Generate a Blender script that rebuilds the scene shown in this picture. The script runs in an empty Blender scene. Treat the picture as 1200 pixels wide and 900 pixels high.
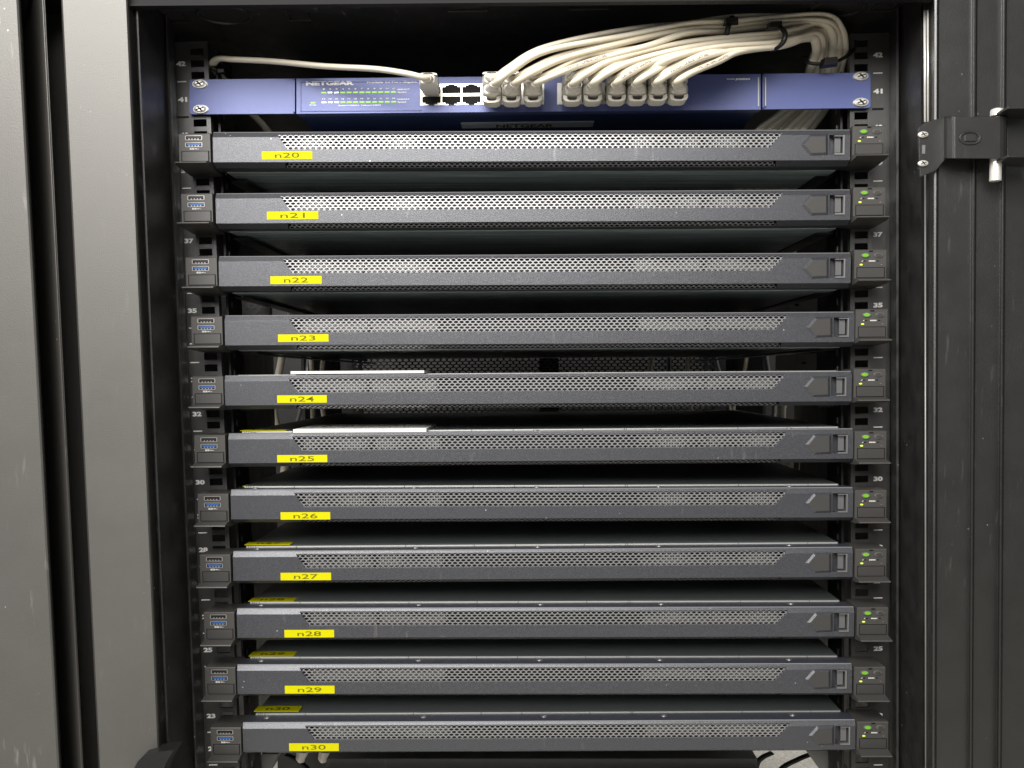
import bpy, bmesh, math, random
from mathutils import Vector, Matrix
random.seed(7)
R = math.radians
C = bpy.context.scene.collection
SC = bpy.context.scene

# ------------------------------------------------------------------ camera
F = 1201.0                      # focal length in pixels of a 1200 px wide picture
CAM = Vector((-0.00308, -0.74417, 0.00076))
PITCH, ROLL, YAW, PPY = 0.0692911, -0.0069795, -0.0184100, 524.63
LEAN = 0.018                    # the uprights lean by one degree
fwd = Vector((math.sin(YAW)*math.cos(PITCH), math.cos(YAW)*math.cos(PITCH), -math.sin(PITCH)))
r0 = Vector((math.cos(YAW), -math.sin(YAW), 0)); u0 = r0.cross(fwd)
rgt = r0*math.cos(ROLL)+u0*math.sin(ROLL); upv = rgt.cross(fwd)
cd = bpy.data.cameras.new('camera'); cam = bpy.data.objects.new('camera', cd); C.objects.link(cam)
m3 = Matrix((rgt, upv, -fwd)).transposed()
cam.matrix_world = Matrix.Translation(CAM) @ m3.to_4x4()
cd.sensor_width = 36; cd.lens = F/1200*36; cd.shift_y = (PPY-450)/1200
cd.clip_start = 0.02; cd.clip_end = 60
SC.camera = cam

# ------------------------------------------------------------------ light of the room
w = bpy.data.worlds.new('World'); SC.world = w; w.use_nodes = True
bg = w.node_tree.nodes['Background']; bg.inputs[0].default_value = (0.95, 0.97, 1, 1); bg.inputs[1].default_value = 0.12
def area(name, loc, target, sx, sy, power, col=(1, .97, .93)):
    l = bpy.data.lights.new(name, 'AREA'); l.shape = 'RECTANGLE'; l.size = sx; l.size_y = sy; l.energy = power; l.color = col
    o = bpy.data.objects.new(name, l); C.objects.link(o); o.location = loc
    o.rotation_euler = (Vector(target)-Vector(loc)).to_track_quat('-Z', 'Y').to_euler(); return o
area('ceiling_light', (-0.34, -0.85, 0.64), (0, 0, 0.05), 1.1, 0.30, 12.5)
area('aisle_light', (-0.42, -1.75, 0.58), (0, 0, 0.1), 1.3, 0.40, 13)
area('added_rear_light', (0.40, 1.3, 0.9), (0.35, 0.9, -0.6), 1.0, 0.2, 7)  # unseen lamp, added to brighten the floor and the rear gaps
SC.view_settings.view_transform = 'Standard'; SC.view_settings.look = 'None'
SC.view_settings.exposure = 0.9; SC.view_settings.gamma = 1.0

# ------------------------------------------------------------------ helpers
def at(px, py, Y):              # a picture point as a point on the real upright plane at depth Y
    d = fwd + rgt*((px-600)/F) - upv*((py-PPY)/F)
    return CAM + d*((Y-CAM.y)/d.y)
def atz(px, py, Z):
    d = fwd + rgt*((px-600)/F) - upv*((py-PPY)/F)
    return CAM + d*((Z-CAM.z)/d.z)
MM = 0.001
K = 0.5625                      # proportion height : width of everything in the place

def mat(name, col, rough=0.45, metal=0.0, spec=0.5, grain=0.0, gscale=1500, var=0.0, vscale=40, bevel=0.0, emit=None, estr=0, flake=0, coat=0, scr=0, streak=0, tint=0):
    m = bpy.data.materials.new(name); m.use_nodes = True; nt = m.node_tree; N = nt.nodes; L = nt.links
    b = N['Principled BSDF']
    b.inputs['Base Color'].default_value = (*col, 1); b.inputs['Roughness'].default_value = rough
    b.inputs['Metallic'].default_value = metal; b.inputs['Specular IOR Level'].default_value = spec
    b.inputs['Coat Weight'].default_value = coat
    tc0 = N.new('ShaderNodeTexCoord'); oi = N.new('ShaderNodeObjectInfo'); va = N.new('ShaderNodeVectorMath'); va.operation = 'ADD'
    sc_ = N.new('ShaderNodeMath'); sc_.operation = 'MULTIPLY'; sc_.inputs[1].default_value = 5.0; L.new(oi.outputs['Random'], sc_.inputs[0])
    L.new(tc0.outputs['Object'], va.inputs[0]); L.new(sc_.outputs[0], va.inputs[1])
    class tc: outputs = {'Object': va.outputs[0]}
    last = None
    if bevel:
        bv = N.new('ShaderNodeBevel'); bv.samples = 3; bv.inputs['Radius'].default_value = bevel; last = bv.outputs[0]
    if grain:
        n = N.new('ShaderNodeTexNoise'); n.inputs['Scale'].default_value = gscale; n.inputs['Detail'].default_value = 2
        L.new(tc.outputs['Object'], n.inputs['Vector'])
        bu = N.new('ShaderNodeBump'); bu.inputs['Strength'].default_value = grain; bu.inputs['Distance'].default_value = 0.0004
        L.new(n.outputs[0], bu.inputs['Height'])
        if last: L.new(last, bu.inputs['Normal'])
        last = bu.outputs[0]
    if last: L.new(last, b.inputs['Normal'])
    colsock = None
    def mixto(fac, c2, mode='MIX'):
        nonlocal colsock
        mx = N.new('ShaderNodeMix'); mx.data_type = 'RGBA'; mx.blend_type = mode
        if colsock is None: mx.inputs[6].default_value = (*col, 1)
        else: L.new(colsock, mx.inputs[6])
        mx.inputs[7].default_value = (*c2, 1); L.new(fac, mx.inputs[0]); colsock = mx.outputs[2]
    def ramp(sock, a, bb, hi=1.0):
        mr = N.new('ShaderNodeMapRange'); mr.inputs[1].default_value = a; mr.inputs[2].default_value = bb; mr.inputs[4].default_value = hi
        L.new(sock, mr.inputs[0]); return mr.outputs[0]
    if var:
        n = N.new('ShaderNodeTexNoise'); n.inputs['Scale'].default_value = vscale; n.inputs['Detail'].default_value = 6; n.inputs['Roughness'].default_value = .65
        L.new(tc.outputs['Object'], n.inputs['Vector'])
        mixto(ramp(n.outputs[0], .35, .7, var), tuple(min(1, c*1.7+.015) for c in col))
        mr = N.new('ShaderNodeMapRange'); mr.inputs[1].default_value = .3; mr.inputs[2].default_value = .7
        mr.inputs[3].default_value = max(.05, rough-.08*min(1, var*3)); mr.inputs[4].default_value = rough+.1*min(1, var*3); L.new(n.outputs[0], mr.inputs[0]); L.new(mr.outputs[0], b.inputs['Roughness'])
    if flake:
        n = N.new('ShaderNodeTexNoise'); n.inputs['Scale'].default_value = gscale*.8; n.inputs['Detail'].default_value = 1
        L.new(tc.outputs['Object'], n.inputs['Vector'])
        mixto(ramp(n.outputs[0], .45, .72, flake), tuple(min(1, c*3+.05) for c in col))
    if scr:                      # dust specks, smears and short scratches
        v = N.new('ShaderNodeTexVoronoi'); v.inputs['Scale'].default_value = 130; L.new(tc.outputs['Object'], v.inputs['Vector'])
        s = ramp(v.outputs['Distance'], .075, .04, min(.75, scr*5))
        n = N.new('ShaderNodeTexNoise'); n.inputs['Scale'].default_value = 30; L.new(tc.outputs['Object'], n.inputs['Vector'])
        g = ramp(n.outputs[0], .56, .62)
        mu = N.new('ShaderNodeMath'); mu.operation = 'MULTIPLY'; L.new(s, mu.inputs[0]); L.new(g, mu.inputs[1])
        mixto(mu.outputs[0], (.62, .6, .56))
        mp = N.new('ShaderNodeMapping'); mp.inputs['Rotation'].default_value = (0, .5, 0); mp.inputs['Scale'].default_value = (300, 40, 45); L.new(tc.outputs['Object'], mp.inputs['Vector'])
        n2 = N.new('ShaderNodeTexNoise'); n2.inputs['Scale'].default_value = 1; n2.inputs['Detail'].default_value = 3; L.new(mp.outputs[0], n2.inputs['Vector'])
        n3 = N.new('ShaderNodeTexNoise'); n3.inputs['Scale'].default_value = 9; L.new(tc.outputs['Object'], n3.inputs['Vector'])
        mu2 = N.new('ShaderNodeMath'); mu2.operation = 'MULTIPLY'; L.new(ramp(n2.outputs[0], .62, .74), mu2.inputs[0]); L.new(ramp(n3.outputs[0], .52, .68, scr), mu2.inputs[1])
        mixto(mu2.outputs[0], (.6, .58, .54))
    if streak:                   # brushed sheet metal
        mp = N.new('ShaderNodeMapping'); mp.inputs['Scale'].default_value = (9, 260, 9); L.new(tc.outputs['Object'], mp.inputs['Vector'])
        n = N.new('ShaderNodeTexNoise'); n.inputs['Scale'].default_value = 1; n.inputs['Detail'].default_value = 5; L.new(mp.outputs[0], n.inputs['Vector'])
        mixto(ramp(n.outputs[0], .35, .65, streak), tuple(c*.35 for c in col))
    if tint: mixto(ramp(oi.outputs['Random'], 0, 1, tint), tuple(c*q for c, q in zip(col, (.80, .74, .62))))
    if colsock: L.new(colsock, b.inputs['Base Color'])
    if emit:
        b.inputs['Emission Color'].default_value = (*emit, 1); b.inputs['Emission Strength'].default_value = estr
    return m

M = {}
M['bezel'] = mat('bezel_paint', (.050, .052, .059), .33, .40, .5, grain=.25, gscale=2100, flake=.22, bevel=.0004, scr=.12)
M['ear'] = mat('ear_plastic', (.044, .042, .039), .46, 0, .45, grain=.25, gscale=2000, bevel=.0003)
M['flap'] = mat('flap_plastic', (.036, .0345, .033), .42, 0, .5, grain=.15, gscale=2500, bevel=.0003)
M['handle'] = mat('handle_metal', (.13, .13, .135), .35, .4)
M['grille'] = mat('grille_metal', (.27, .27, .275), .33, .55, .5)
M['bay'] = mat('drive_bay_metal', (.22, .22, .21), .5, .2)
M['chassis'] = mat('chassis_steel', (.02, .022, .022), .4, .3, .5, var=.25, vscale=25, grain=.08, gscale=900)
M['lid'] = mat('lid_paint', (.14, .16, .157), .40, .15, .5, grain=.08, gscale=900, scr=.1)
M['lip'] = mat('lid_edge', (.030, .033, .044), .4, .2, .5, grain=.3, gscale=1500, flake=.3)
M['steel'] = mat('bright_steel', (.78, .76, .70), .32, .55, .5, var=.2, vscale=400)
M['dull'] = mat('dull_steel', (.30, .30, .30), .35, .8)
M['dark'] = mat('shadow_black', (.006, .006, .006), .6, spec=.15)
M['frame'] = mat('black_powder_coat', (.009, .0088, .0083), .42, 0, .5, grain=.25, gscale=1800, var=.3, vscale=60, scr=.1)
M['frameR'] = mat('worn_black_powder_coat', (.010, .0095, .0085), .36, 0, .75, grain=.22, gscale=1800, var=.10, vscale=45, bevel=.0006, scr=.04)
M['post'] = mat('lightened_powder_coat', (.082, .080, .074), .42, .3, .5, grain=.25, gscale=1500, var=.10, vscale=14, scr=.02)  # paler base stands in for a bright reflection on dark paint
M['rail'] = mat('rail_paint', (.026, .0255, .024), .36, 0, .9, grain=.25, gscale=1600, bevel=.0003, scr=.08)
M['print'] = mat('white_print', (.66, .66, .64), .5)
M['blue'] = mat('blue_paint', (.082, .104, .27), .40, .12, .5, grain=.18, gscale=1400, var=.05, bevel=.0003)
M['bluedark'] = mat('blue_chassis', (.032, .055, .17), .4, .2, .5, grain=.1, gscale=1400)
M['cable'] = mat('cable_jacket', (.66, .61, .50), .40, 0, .5, var=.06, vscale=90, tint=.45)
M['boot'] = mat('plug_boot', (.68, .65, .585), .35, 0, .5)
M['port'] = mat('port_shield', (.47, .46, .415), .3, .5, .5)
M['black'] = mat('black_plastic', (.010, .010, .010), .4, spec=.3)
M['yellow'] = mat('yellow_tape', (.46, .43, .0), .6, spec=.1, var=.05, vscale=80)
M['ink'] = mat('label_ink', (.12, .105, .01), .7, spec=.05)
M['usbm'] = mat('usb_shield', (.27, .26, .25), .35, .4)
M['usbb'] = mat('usb_blue', (.018, .080, .26), .4)
M['green'] = mat('led_green', (.22, .52, .04), .4, emit=(.55, 1, .16), estr=.22)
M['greenb'] = mat('power_lens', (.11, .30, .02), .4, spec=.3, emit=(.45, 1, .08), estr=.04)
M['amber'] = mat('led_lime', (.5, .6, .05), .4, emit=(.65, 1, .08), estr=.15)
M['btn'] = mat('button_grey', (.09, .088, .083), .4, bevel=.0002)
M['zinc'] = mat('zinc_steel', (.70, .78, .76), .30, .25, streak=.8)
M['printw'] = mat('switch_print', (.90, .90, .90), .5)
M['jprint'] = mat('jacket_print', (.12, .11, .10), .5)
M['rim_highlight'] = mat('bezel_edge_highlight', (.22, .22, .225), .36, .35)  # lighter than the bezel: an edge highlight put into the colour
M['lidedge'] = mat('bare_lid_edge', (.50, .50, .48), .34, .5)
M['paper'] = mat('paper_white', (.66, .65, .63), .6)
M['sticker'] = mat('silver_sticker', (.72, .73, .76), .4, .2)
M['edge'] = mat('lightened_edge_paint', (.045, .043, .039), .36, .2, .6, grain=.25, gscale=1500, scr=.12)  # colour raised for the light that the curved edge catches
M['nbpost'] = mat('scuffed_lightened_powder_coat', (.082, .080, .074), .42, .3, .5, grain=.25, gscale=1500, var=.10, vscale=14, scr=.30)  # same base, lightened for reflected light, with real scuffs on it
M['floor'] = mat('floor_tile', (.55, .52, .45), .5, var=.5, vscale=220, flake=.5, gscale=260)
M['grey'] = mat('grey_steel', (.20, .20, .195), .42, .4, var=.2, vscale=40)

def obj(name, bm, m, parent=None, loc=None, smooth=False):
    me = bpy.data.meshes.new(name); bm.normal_update(); bm.to_mesh(me); bm.free()
    for mm in (m if isinstance(m, (list, tuple)) else [m]): me.materials.append(mm)
    if smooth:
        for p in me.polygons: p.use_smooth = True
    return link(name, me, parent, loc)
def link(name, me, parent=None, loc=None, roty=0):
    o = bpy.data.objects.new(name, me); C.objects.link(o)
    if parent is not None: o.parent = parent
    if loc is not None: o.location = loc
    if roty: o.rotation_euler = (0, roty, 0)
    return o
def thing(name, label, cat, loc=(0, 0, 0), group=None):
    o = bpy.data.objects.new(name, None); C.objects.link(o); o.location = loc; o.empty_display_size = .01
    o['label'] = label; o['category'] = cat
    if group: o['group'] = group
    return o
def tag(o, label, cat, group=None):
    o['label'] = label; o['category'] = cat
    if group: o['group'] = group
    return o
def box(bm, x0, x1, y0, y1, z0, z1, mi=0):
    v = [bm.verts.new((x, y, z)) for x in (x0, x1) for y in (y0, y1) for z in (z0, z1)]
    for f in ((0, 1, 3, 2), (4, 6, 7, 5), (0, 4, 5, 1), (2, 3, 7, 6), (0, 2, 6, 4), (1, 5, 7, 3)):
        bm.faces.new([v[i] for i in f]).material_index = mi
def face(bm, pts, mi=0):
    f = bm.faces.new([bm.verts.new(p) for p in pts]); f.material_index = mi; return f
def B(): return bmesh.new()
def clean(bm, d=1e-6):
    bmesh.ops.remove_doubles(bm, verts=bm.verts, dist=d)
    bmesh.ops.recalc_face_normals(bm, faces=bm.faces)
def disc(bm, cx, cz, y0, y1, r, n=16, taper=1.0, mi=0, kz=K):   # short cylinder facing the viewer
    a = [bm.verts.new((cx+r*math.cos(2*math.pi*i/n), y1, cz+kz*r*math.sin(2*math.pi*i/n))) for i in range(n)]
    b = [bm.verts.new((cx+r*taper*math.cos(2*math.pi*i/n), y0, cz+kz*r*taper*math.sin(2*math.pi*i/n))) for i in range(n)]
    for i in range(n):
        j = (i+1) % n; bm.faces.new((a[i], a[j], b[j], b[i])).material_index = mi
    bm.faces.new(b).material_index = mi
def prism(bm, pts, y0, y1, inset=1.0, mi=0):      # outline (x, z) from y1 (back) to y0 (front), front outline scaled by inset
    cx = sum(p[0] for p in pts)/len(pts); cz = sum(p[1] for p in pts)/len(pts); n = len(pts)
    a = [bm.verts.new((x, y1, z)) for x, z in pts]
    b = [bm.verts.new((cx+(x-cx)*inset, y0, cz+(z-cz)*inset)) for x, z in pts]
    for i in range(n): bm.faces.new((a[i], a[(i+1) % n], b[(i+1) % n], b[i])).material_index = mi
    bm.faces.new(b).material_index = mi; bm.faces.new(a).material_index = mi
_txt = {}
def text(s, x0, x1, z0, z1, y, flat=False, bold=.022):       # lettering fitted to a box; flat=True lies on a lid
    if (s, bold) not in _txt:
        cu = bpy.data.curves.new('lettering', 'FONT'); cu.body = s; cu.resolution_u = 3; cu.offset = bold
        o = bpy.data.objects.new('lettering', cu); C.objects.link(o)
        dg = bpy.context.evaluated_depsgraph_get(); me = bpy.data.meshes.new_from_object(o.evaluated_get(dg))
        vs = [tuple(v.co) for v in me.vertices]; fs = [tuple(p.vertices) for p in me.polygons]
        bpy.data.objects.remove(o); bpy.data.curves.remove(cu); bpy.data.meshes.remove(me); _txt[s, bold] = (vs, fs)
    vs, fs = _txt[s, bold]
    ax = min(v[0] for v in vs); bx = max(v[0] for v in vs); ay = min(v[1] for v in vs); by = max(v[1] for v in vs)
    bm = B(); V = []
    for v in vs:
        X = x0+(v[0]-ax)/(bx-ax)*(x1-x0); Z = z0+(v[1]-ay)/max(1e-6, by-ay)*(z1-z0)
        V.append(bm.verts.new((X, Z, y) if flat else (X, y, Z)))
    for f in fs:
        try: bm.faces.new([V[i] for i in f])
        except ValueError: pass
    return bm
def join(a, b):
    me = bpy.data.meshes.new('tmp'); b.to_mesh(me); b.free(); a.from_mesh(me); bpy.data.meshes.remove(me)
def screw_bm(r, h):
    bm = B(); disc(bm, 0, 0, -h*.55, 0, r, 18); disc(bm, 0, 0, -h, -h*.55, r*.93, 18, .62)
    a = r*.62; t = r*.13
    for ang in (.5, .5+math.pi/2):
        c, s = math.cos(ang), math.sin(ang)
        pts = [(a*c-t*s, a*s+t*c), (-a*c-t*s, -a*s+t*c), (-a*c+t*s, -a*s-t*c), (a*c+t*s, a*s-t*c)]
        face(bm, [(x, -h-.00012, z*K) for x, z in pts], 1)
    return bm
def catmull(P, sub=8):
    P = [Vector(p) for p in P]; Q = [2*P[0]-P[1]]+P+[2*P[-1]-P[-2]]; out = []
    for i in range(1, len(Q)-2):
        a, b, c, d = Q[i-1:i+3]
        for k in range(sub):
            t = k/sub; out.append(.5*((2*b)+(c-a)*t+(2*a-5*b+4*c-d)*t*t+(3*b-a-3*c+d)*t**3))
    out.append(P[-1]); return out
def tube(bm, pts, r, n=12, mi=0, caps=True):      # round tube in true proportions, heights scaled by K
    U = [Vector((p.x, p.y, p.z/K)) for p in pts]; rings = []; ref = None
    rr = r if callable(r) else (lambda t: r)
    for i, p in enumerate(U):
        t = (U[min(i+1, len(U)-1)]-U[max(i-1, 0)]).normalized()
        if ref is None: ref = Vector((0, 0, 1)) if abs(t.z) < .9 else Vector((1, 0, 0))
        ref = (ref-t*ref.dot(t)).normalized(); bi = t.cross(ref); q = rr(i/(len(U)-1))
        ring = []
        for k in range(n):
            v = p+(ref*math.cos(2*math.pi*k/n)+bi*math.sin(2*math.pi*k/n))*q; ring.append(bm.verts.new((v.x, v.y, v.z*K)))
        rings.append(ring)
    for a, b in zip(rings, rings[1:]):
        for k in range(n): bm.faces.new((a[k], a[(k+1) % n], b[(k+1) % n], b[k])).material_index = mi
    if caps: bm.faces.new(rings[0][::-1]).material_index = mi; bm.faces.new(rings[-1]).material_index = mi
def upright(bm, prof, ext=.18, y0=0, y1=900):     # vertical folded sheet: each fold is a straight edge (x at picture top, x at bottom, depth)
    e = []
    for xt, xb, Y in prof:
        a = at(xt, y0, Y); b = at(xb, y1, Y); e.append((a+(a-b)*ext, b+(b-a)*ext))
    for (a, b), (c, d) in zip(e, e[1:]): face(bm, (a, b, d, c))
    clean(bm, 1e-7)
    for f in bm.faces:
        if f.normal.y > 0 and abs(f.normal.y) > .3: f.normal_flip()

# ------------------------------------------------------------------ floor
bm = B(); bmesh.ops.create_grid(bm, x_segments=12, y_segments=12, size=3)
o = obj('floor', bm, M['floor'], loc=(0, 1.2, -.62)); o['kind'] = 'structure'

# ------------------------------------------------------------------ neighbouring cabinet at the far left
nb = thing('equipment_cabinet', 'steel edge of the neighbouring cabinet at the far left of the picture', 'cabinet', (-.40, -.1, -.6))
def kid(o, parent): o.parent = parent; o.matrix_parent_inverse = Matrix.Translation(parent.location).inverted(); return o
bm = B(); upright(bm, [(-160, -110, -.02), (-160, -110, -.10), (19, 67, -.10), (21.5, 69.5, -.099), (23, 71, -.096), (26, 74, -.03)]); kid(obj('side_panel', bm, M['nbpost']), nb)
bm = B(); upright(bm, [(24, 72, -.04), (34, 80, -.055), (40, 86, -.072), (45, 90.5, -.081), (49, 94.5, -.085), (51, 96.5, -.085), (52.5, 98, -.082), (53.5, 99, -.03)])
kid(obj('door_edge', bm, M['edge'], smooth=True), nb)

# ------------------------------------------------------------------ the cabinet
cab = thing('server_cabinet', 'black server cabinet with perforated mounting rails numbered 42 downwards, holding the servers', 'server cabinet', (0, 0, -.6))
def cpart(name, bm, m, **k): return kid(obj(name, bm, m, **k), cab)
bm = B(); upright(bm, [(53, 98, -.03), (71, 115, -.035), (72, 116, -.086), (73.5, 117.5, -.09), (147.5, 185.5, -.09), (149.5, 187.5, -.0885), (151, 189, -.083)])
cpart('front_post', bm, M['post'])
bm = B(); upright(bm, [(151, 189, -.083), (157, 195, -.076), (159, 197, -.0785), (161, 199, -.0785), (163, 200.5, -.074), (191, 227.5, -.028), (193, 229, -.030), (195, 231, -.029), (197, 233, -.022), (203, 242, .004), (207, 246, .02)])
cpart('inner_jamb', bm, M['frame'])
bm = B(); upright(bm, [(1038, 1040, .02), (1041.5, 1043.5, .004), (1048, 1048.5, -.018), (1050.5, 1050.5, -.0255), (1053, 1053, -.0265), (1055, 1055, -.0225), (1079, 1081, -.062), (1082, 1084, -.0615)])
cpart('inner_jamb', bm, M['frame'])
bm = B(); upright(bm, [(1082, 1084, -.0615), (1089, 1086.5, -.070), (1092.5, 1090, -.076), (1095, 1092.5, -.092), (1098, 1095, -.0925), (1100.5, 1097.5, -.0895), (1139, 1135, -.0895), (1141, 1136.5, -.0925), (1143.5, 1138.5, -.0925), (1145.5, 1140, -.0895),
                       (1174, 1168, -.0895), (1176, 1170, -.0935), (1178, 1172, -.0935), (1180, 1174, -.0895), (1290, 1284, -.0895), (1290, 1284, -.02)])
cpart('front_post', bm, M['frameR'])
# bright lock rod between jamb and post
bm = B()
tube(bm, [at(1083.6, 12, -.0685), at(1084.2, 143, -.0685)], .00085, 10); tube(bm, [at(1087.2, 12, -.072), at(1087.6, 143, -.072)], .0007, 10)
cpart('lock_rod', bm, M['steel'], smooth=True)
bm = B(); tube(bm, [at(1084.2, 195, -.0685), at(1085, 1000, -.0685)], .0006, 8)
cpart('lock_rod', bm, M['grey'], smooth=True)
# roof
bm = B(); box(bm, -.33, .33, -.078, 1.0, .2495, .2535); cpart('roof_panel', bm, M['frame'])
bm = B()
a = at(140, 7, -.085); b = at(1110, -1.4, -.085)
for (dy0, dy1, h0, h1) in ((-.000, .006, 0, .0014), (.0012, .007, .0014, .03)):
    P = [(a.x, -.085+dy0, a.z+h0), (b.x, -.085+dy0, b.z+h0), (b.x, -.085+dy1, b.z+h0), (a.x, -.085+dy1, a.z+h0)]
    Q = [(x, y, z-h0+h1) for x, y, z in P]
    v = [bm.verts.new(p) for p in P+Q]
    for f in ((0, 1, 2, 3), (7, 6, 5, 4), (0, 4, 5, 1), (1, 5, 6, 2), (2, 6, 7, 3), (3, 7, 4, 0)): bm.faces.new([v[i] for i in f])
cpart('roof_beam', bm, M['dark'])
for px, py in ((262, 17), (982, 9)):
    c = atz(px, py, .2493); bm = B()
    n = 40
    prof = [(.0165, 0), (.017, -.0012), (.0182, -.0012), (.0187, 0)]
    rings = [[bm.verts.new((c.x+r*math.cos(2*math.pi*i/n), c.y+r*math.sin(2*math.pi*i/n), .2493+h)) for i in range(n)] for r, h in prof]
    for p, q in zip(rings, rings[1:]):
        for i in range(n): bm.faces.new((p[i], p[(i+1) % n], q[(i+1) % n], q[i]))
    cpart('cable_knockout', bm, M['frame'], smooth=True)
for px, py, wd in ((209, 24, .0155), (352, 22, .0155), (1034, 11, .0155), (690, 9, .027), (548, 11, .027)):
    c = atz(px, py, .2493); bm = B(); h = wd/2
    box(bm, c.x-h, c.x+h, c.y, c.y+.0011, .2478, .2494); box(bm, c.x-h, c.x-h+.001, c.y-.011, c.y, .2485, .2494); box(bm, c.x+h-.001, c.x+h, c.y-.011, c.y, .2485, .2494)
    cpart('roof_slot', bm, M['frameR'])
# side walls, rear door
for s in (-1, 1):
    bm = B(); box(bm, s*.300, s*.304, .015, .44, -.405, .25); cpart('side_wall', bm, M['frame']); bm = B(); box(bm, s*.300, s*.304, .60, 1.0, -.405, .25); cpart('side_wall', bm, M['frame'])
# mounting rails
def hexgrid(bm, x0, x1, z0, z1, pitch, hole, y, thick, inside=None, mp=None, kz=K):
    R_ = pitch/math.sqrt(3); q = pitch*math.sqrt(3)/2*kz; row = 0; z = z0
    while z <= z1+1e-9:
        x = x0+(pitch/2 if row % 2 else 0)
        while x <= x1:
            if inside is None or inside(x, z):
                o_, i_, k_ = [], [], []
                for k in range(6):
                    an = math.pi/6+k*math.pi/3; c, s = math.cos(an), math.sin(an)
                    for lst, rr, yy in ((o_, R_, y), (i_, R_*hole, y), (k_, R_*hole*.97, y+thick)):
                        p = (x+rr*c, yy, z+rr*s*kz); lst.append(bm.verts.new(mp(p) if mp else p))
                for k in range(6):
                    j = (k+1) % 6; bm.faces.new((o_[k], i_[k], i_[j], o_[j])); bm.faces.new((i_[k], k_[k], k_[j], i_[j]))
            x += pitch
        z += q; row += 1
def rail_bm(s, ztop, zbot, back=False):           # local x=0 at the number column; s=+1: holes towards +x
    bm = B(); T = .002; bands = (-.0085, .0070, .0164, .0195)
    zs = []; U0 = 43
    holes = []
    for U in range(43, 15, -1):
        for k in (1, 0, -1): holes.append((U-33)*.025+k*.00833)
    holes = [h for h in holes if zbot+.004 < h < ztop-.004]
    hh = .0025
    def q(xa, xb, za, zb):
        xa, xb = s*xa, s*xb
        face(bm, ((xa, 0, za), (xb, 0, za), (xb, 0, zb), (xa, 0, zb)))
    q(bands[0], bands[1], zbot, ztop); q(bands[2], bands[3], zbot, ztop)
    z = ztop
    for h in holes:
        q(bands[1], bands[2], h+hh, z); z = h-hh
        x0, x1 = s*bands[1], s*bands[2]
        for a_, b_ in (((x0, h-hh), (x1, h-hh)), ((x1, h-hh), (x1, h+hh)), ((x1, h+hh), (x0, h+hh)), ((x0, h+hh), (x0, h-hh))):
            face(bm, ((a_[0], 0, a_[1]), (b_[0], 0, b_[1]), (b_[0], T, b_[1]), (a_[0], T, a_[1])))
    q(bands[1], bands[2], zbot, z)
    x = s*bands[3]; face(bm, ((x, 0, zbot), (x, .006, zbot), (x, .006, ztop), (x, 0, ztop)))
    x2 = s*(bands[3]+.0006)
    x = s*bands[0]; face(bm, ((x, 0, zbot), (x, .05, zbot), (x, .05, ztop), (x, 0, ztop)))
    box(bm, s*bands[0], s*bands[3], .0, .006, ztop, ztop+.0008)
    clean(bm); return bm
for s in (1, -1):
    bm = rail_bm(s, .2395, -.42)
    rl = cpart('mounting_rail', bm, M['rail']); rl.location = (-s*.247, 0, 0); rl.rotation_euler = (0, -LEAN, 0)
    # inner channel behind the rail with its row of slots
    bm = B(); box(bm, s*.0212, s*.0228, .012, .048, -.42, .238)
    for i in range(52): 
        z = -.41+i*.0125; box(bm, s*.0207, s*.0230, .020, .0235, z, z+.0045, 1)
    ch = cpart('rail_channel', bm, [M['frame'], M['dull']]); ch.location = (-s*.247, 0, 0); ch.rotation_euler = (0, -LEAN, 0)
    for U in range(42, 19, -1):
        z = (U-33)*.025
        bm = text(str(U), -.0033, .0033, z-.0017, z+.0017, -.0003, False, .05); n = obj('unit_number', bm, M['print'], rl)
        if U == 41:
            bm = B(); box(bm, -.004, .004, -.0003, .0002, z-.0130, z-.0116); obj('unit_slot', bm, M['dark'], rl)
        else:
            bm = B(); box(bm, -.0032, .0032, -.0003, .0002, z-.0128, z-.0121); obj('unit_tick', bm, M['print'], rl)
    # rear rail
    bm = rail_bm(s, .2395, -.42); o = cpart('rear_rail', bm, M['rail']); o.location = (-s*.247, .62, 0); o.rotation_euler = (0, -LEAN, 0)
# rear door: perforated sheet
bm = B(); hexgrid(bm, -.29, .29, -.33, .245, .0095, .74, 0, .001)
o = cpart('rear_door', bm, M['frameR'], loc=(0, .80, 0)); 
bm = B()
for s in (-1, 1): box(bm, s*.300-.012*(s > 0), s*.300+.012*(s < 0), .79, .81, -.34, .25)
box(bm, -.3, .3, .79, .81, -.345, -.325); cpart('rear_frame', bm, M['frame'])

bm = B()
for i in range(4): box(bm, -1.6+i*.81, -.74+i*.81, 1.9, 2.5, -.62, .6)
o = tag(obj('cabinet_row', bm, M['frame']), 'dark row of cabinets beyond the perforated rear door', 'cabinets'); o['kind'] = 'stuff'

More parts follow.
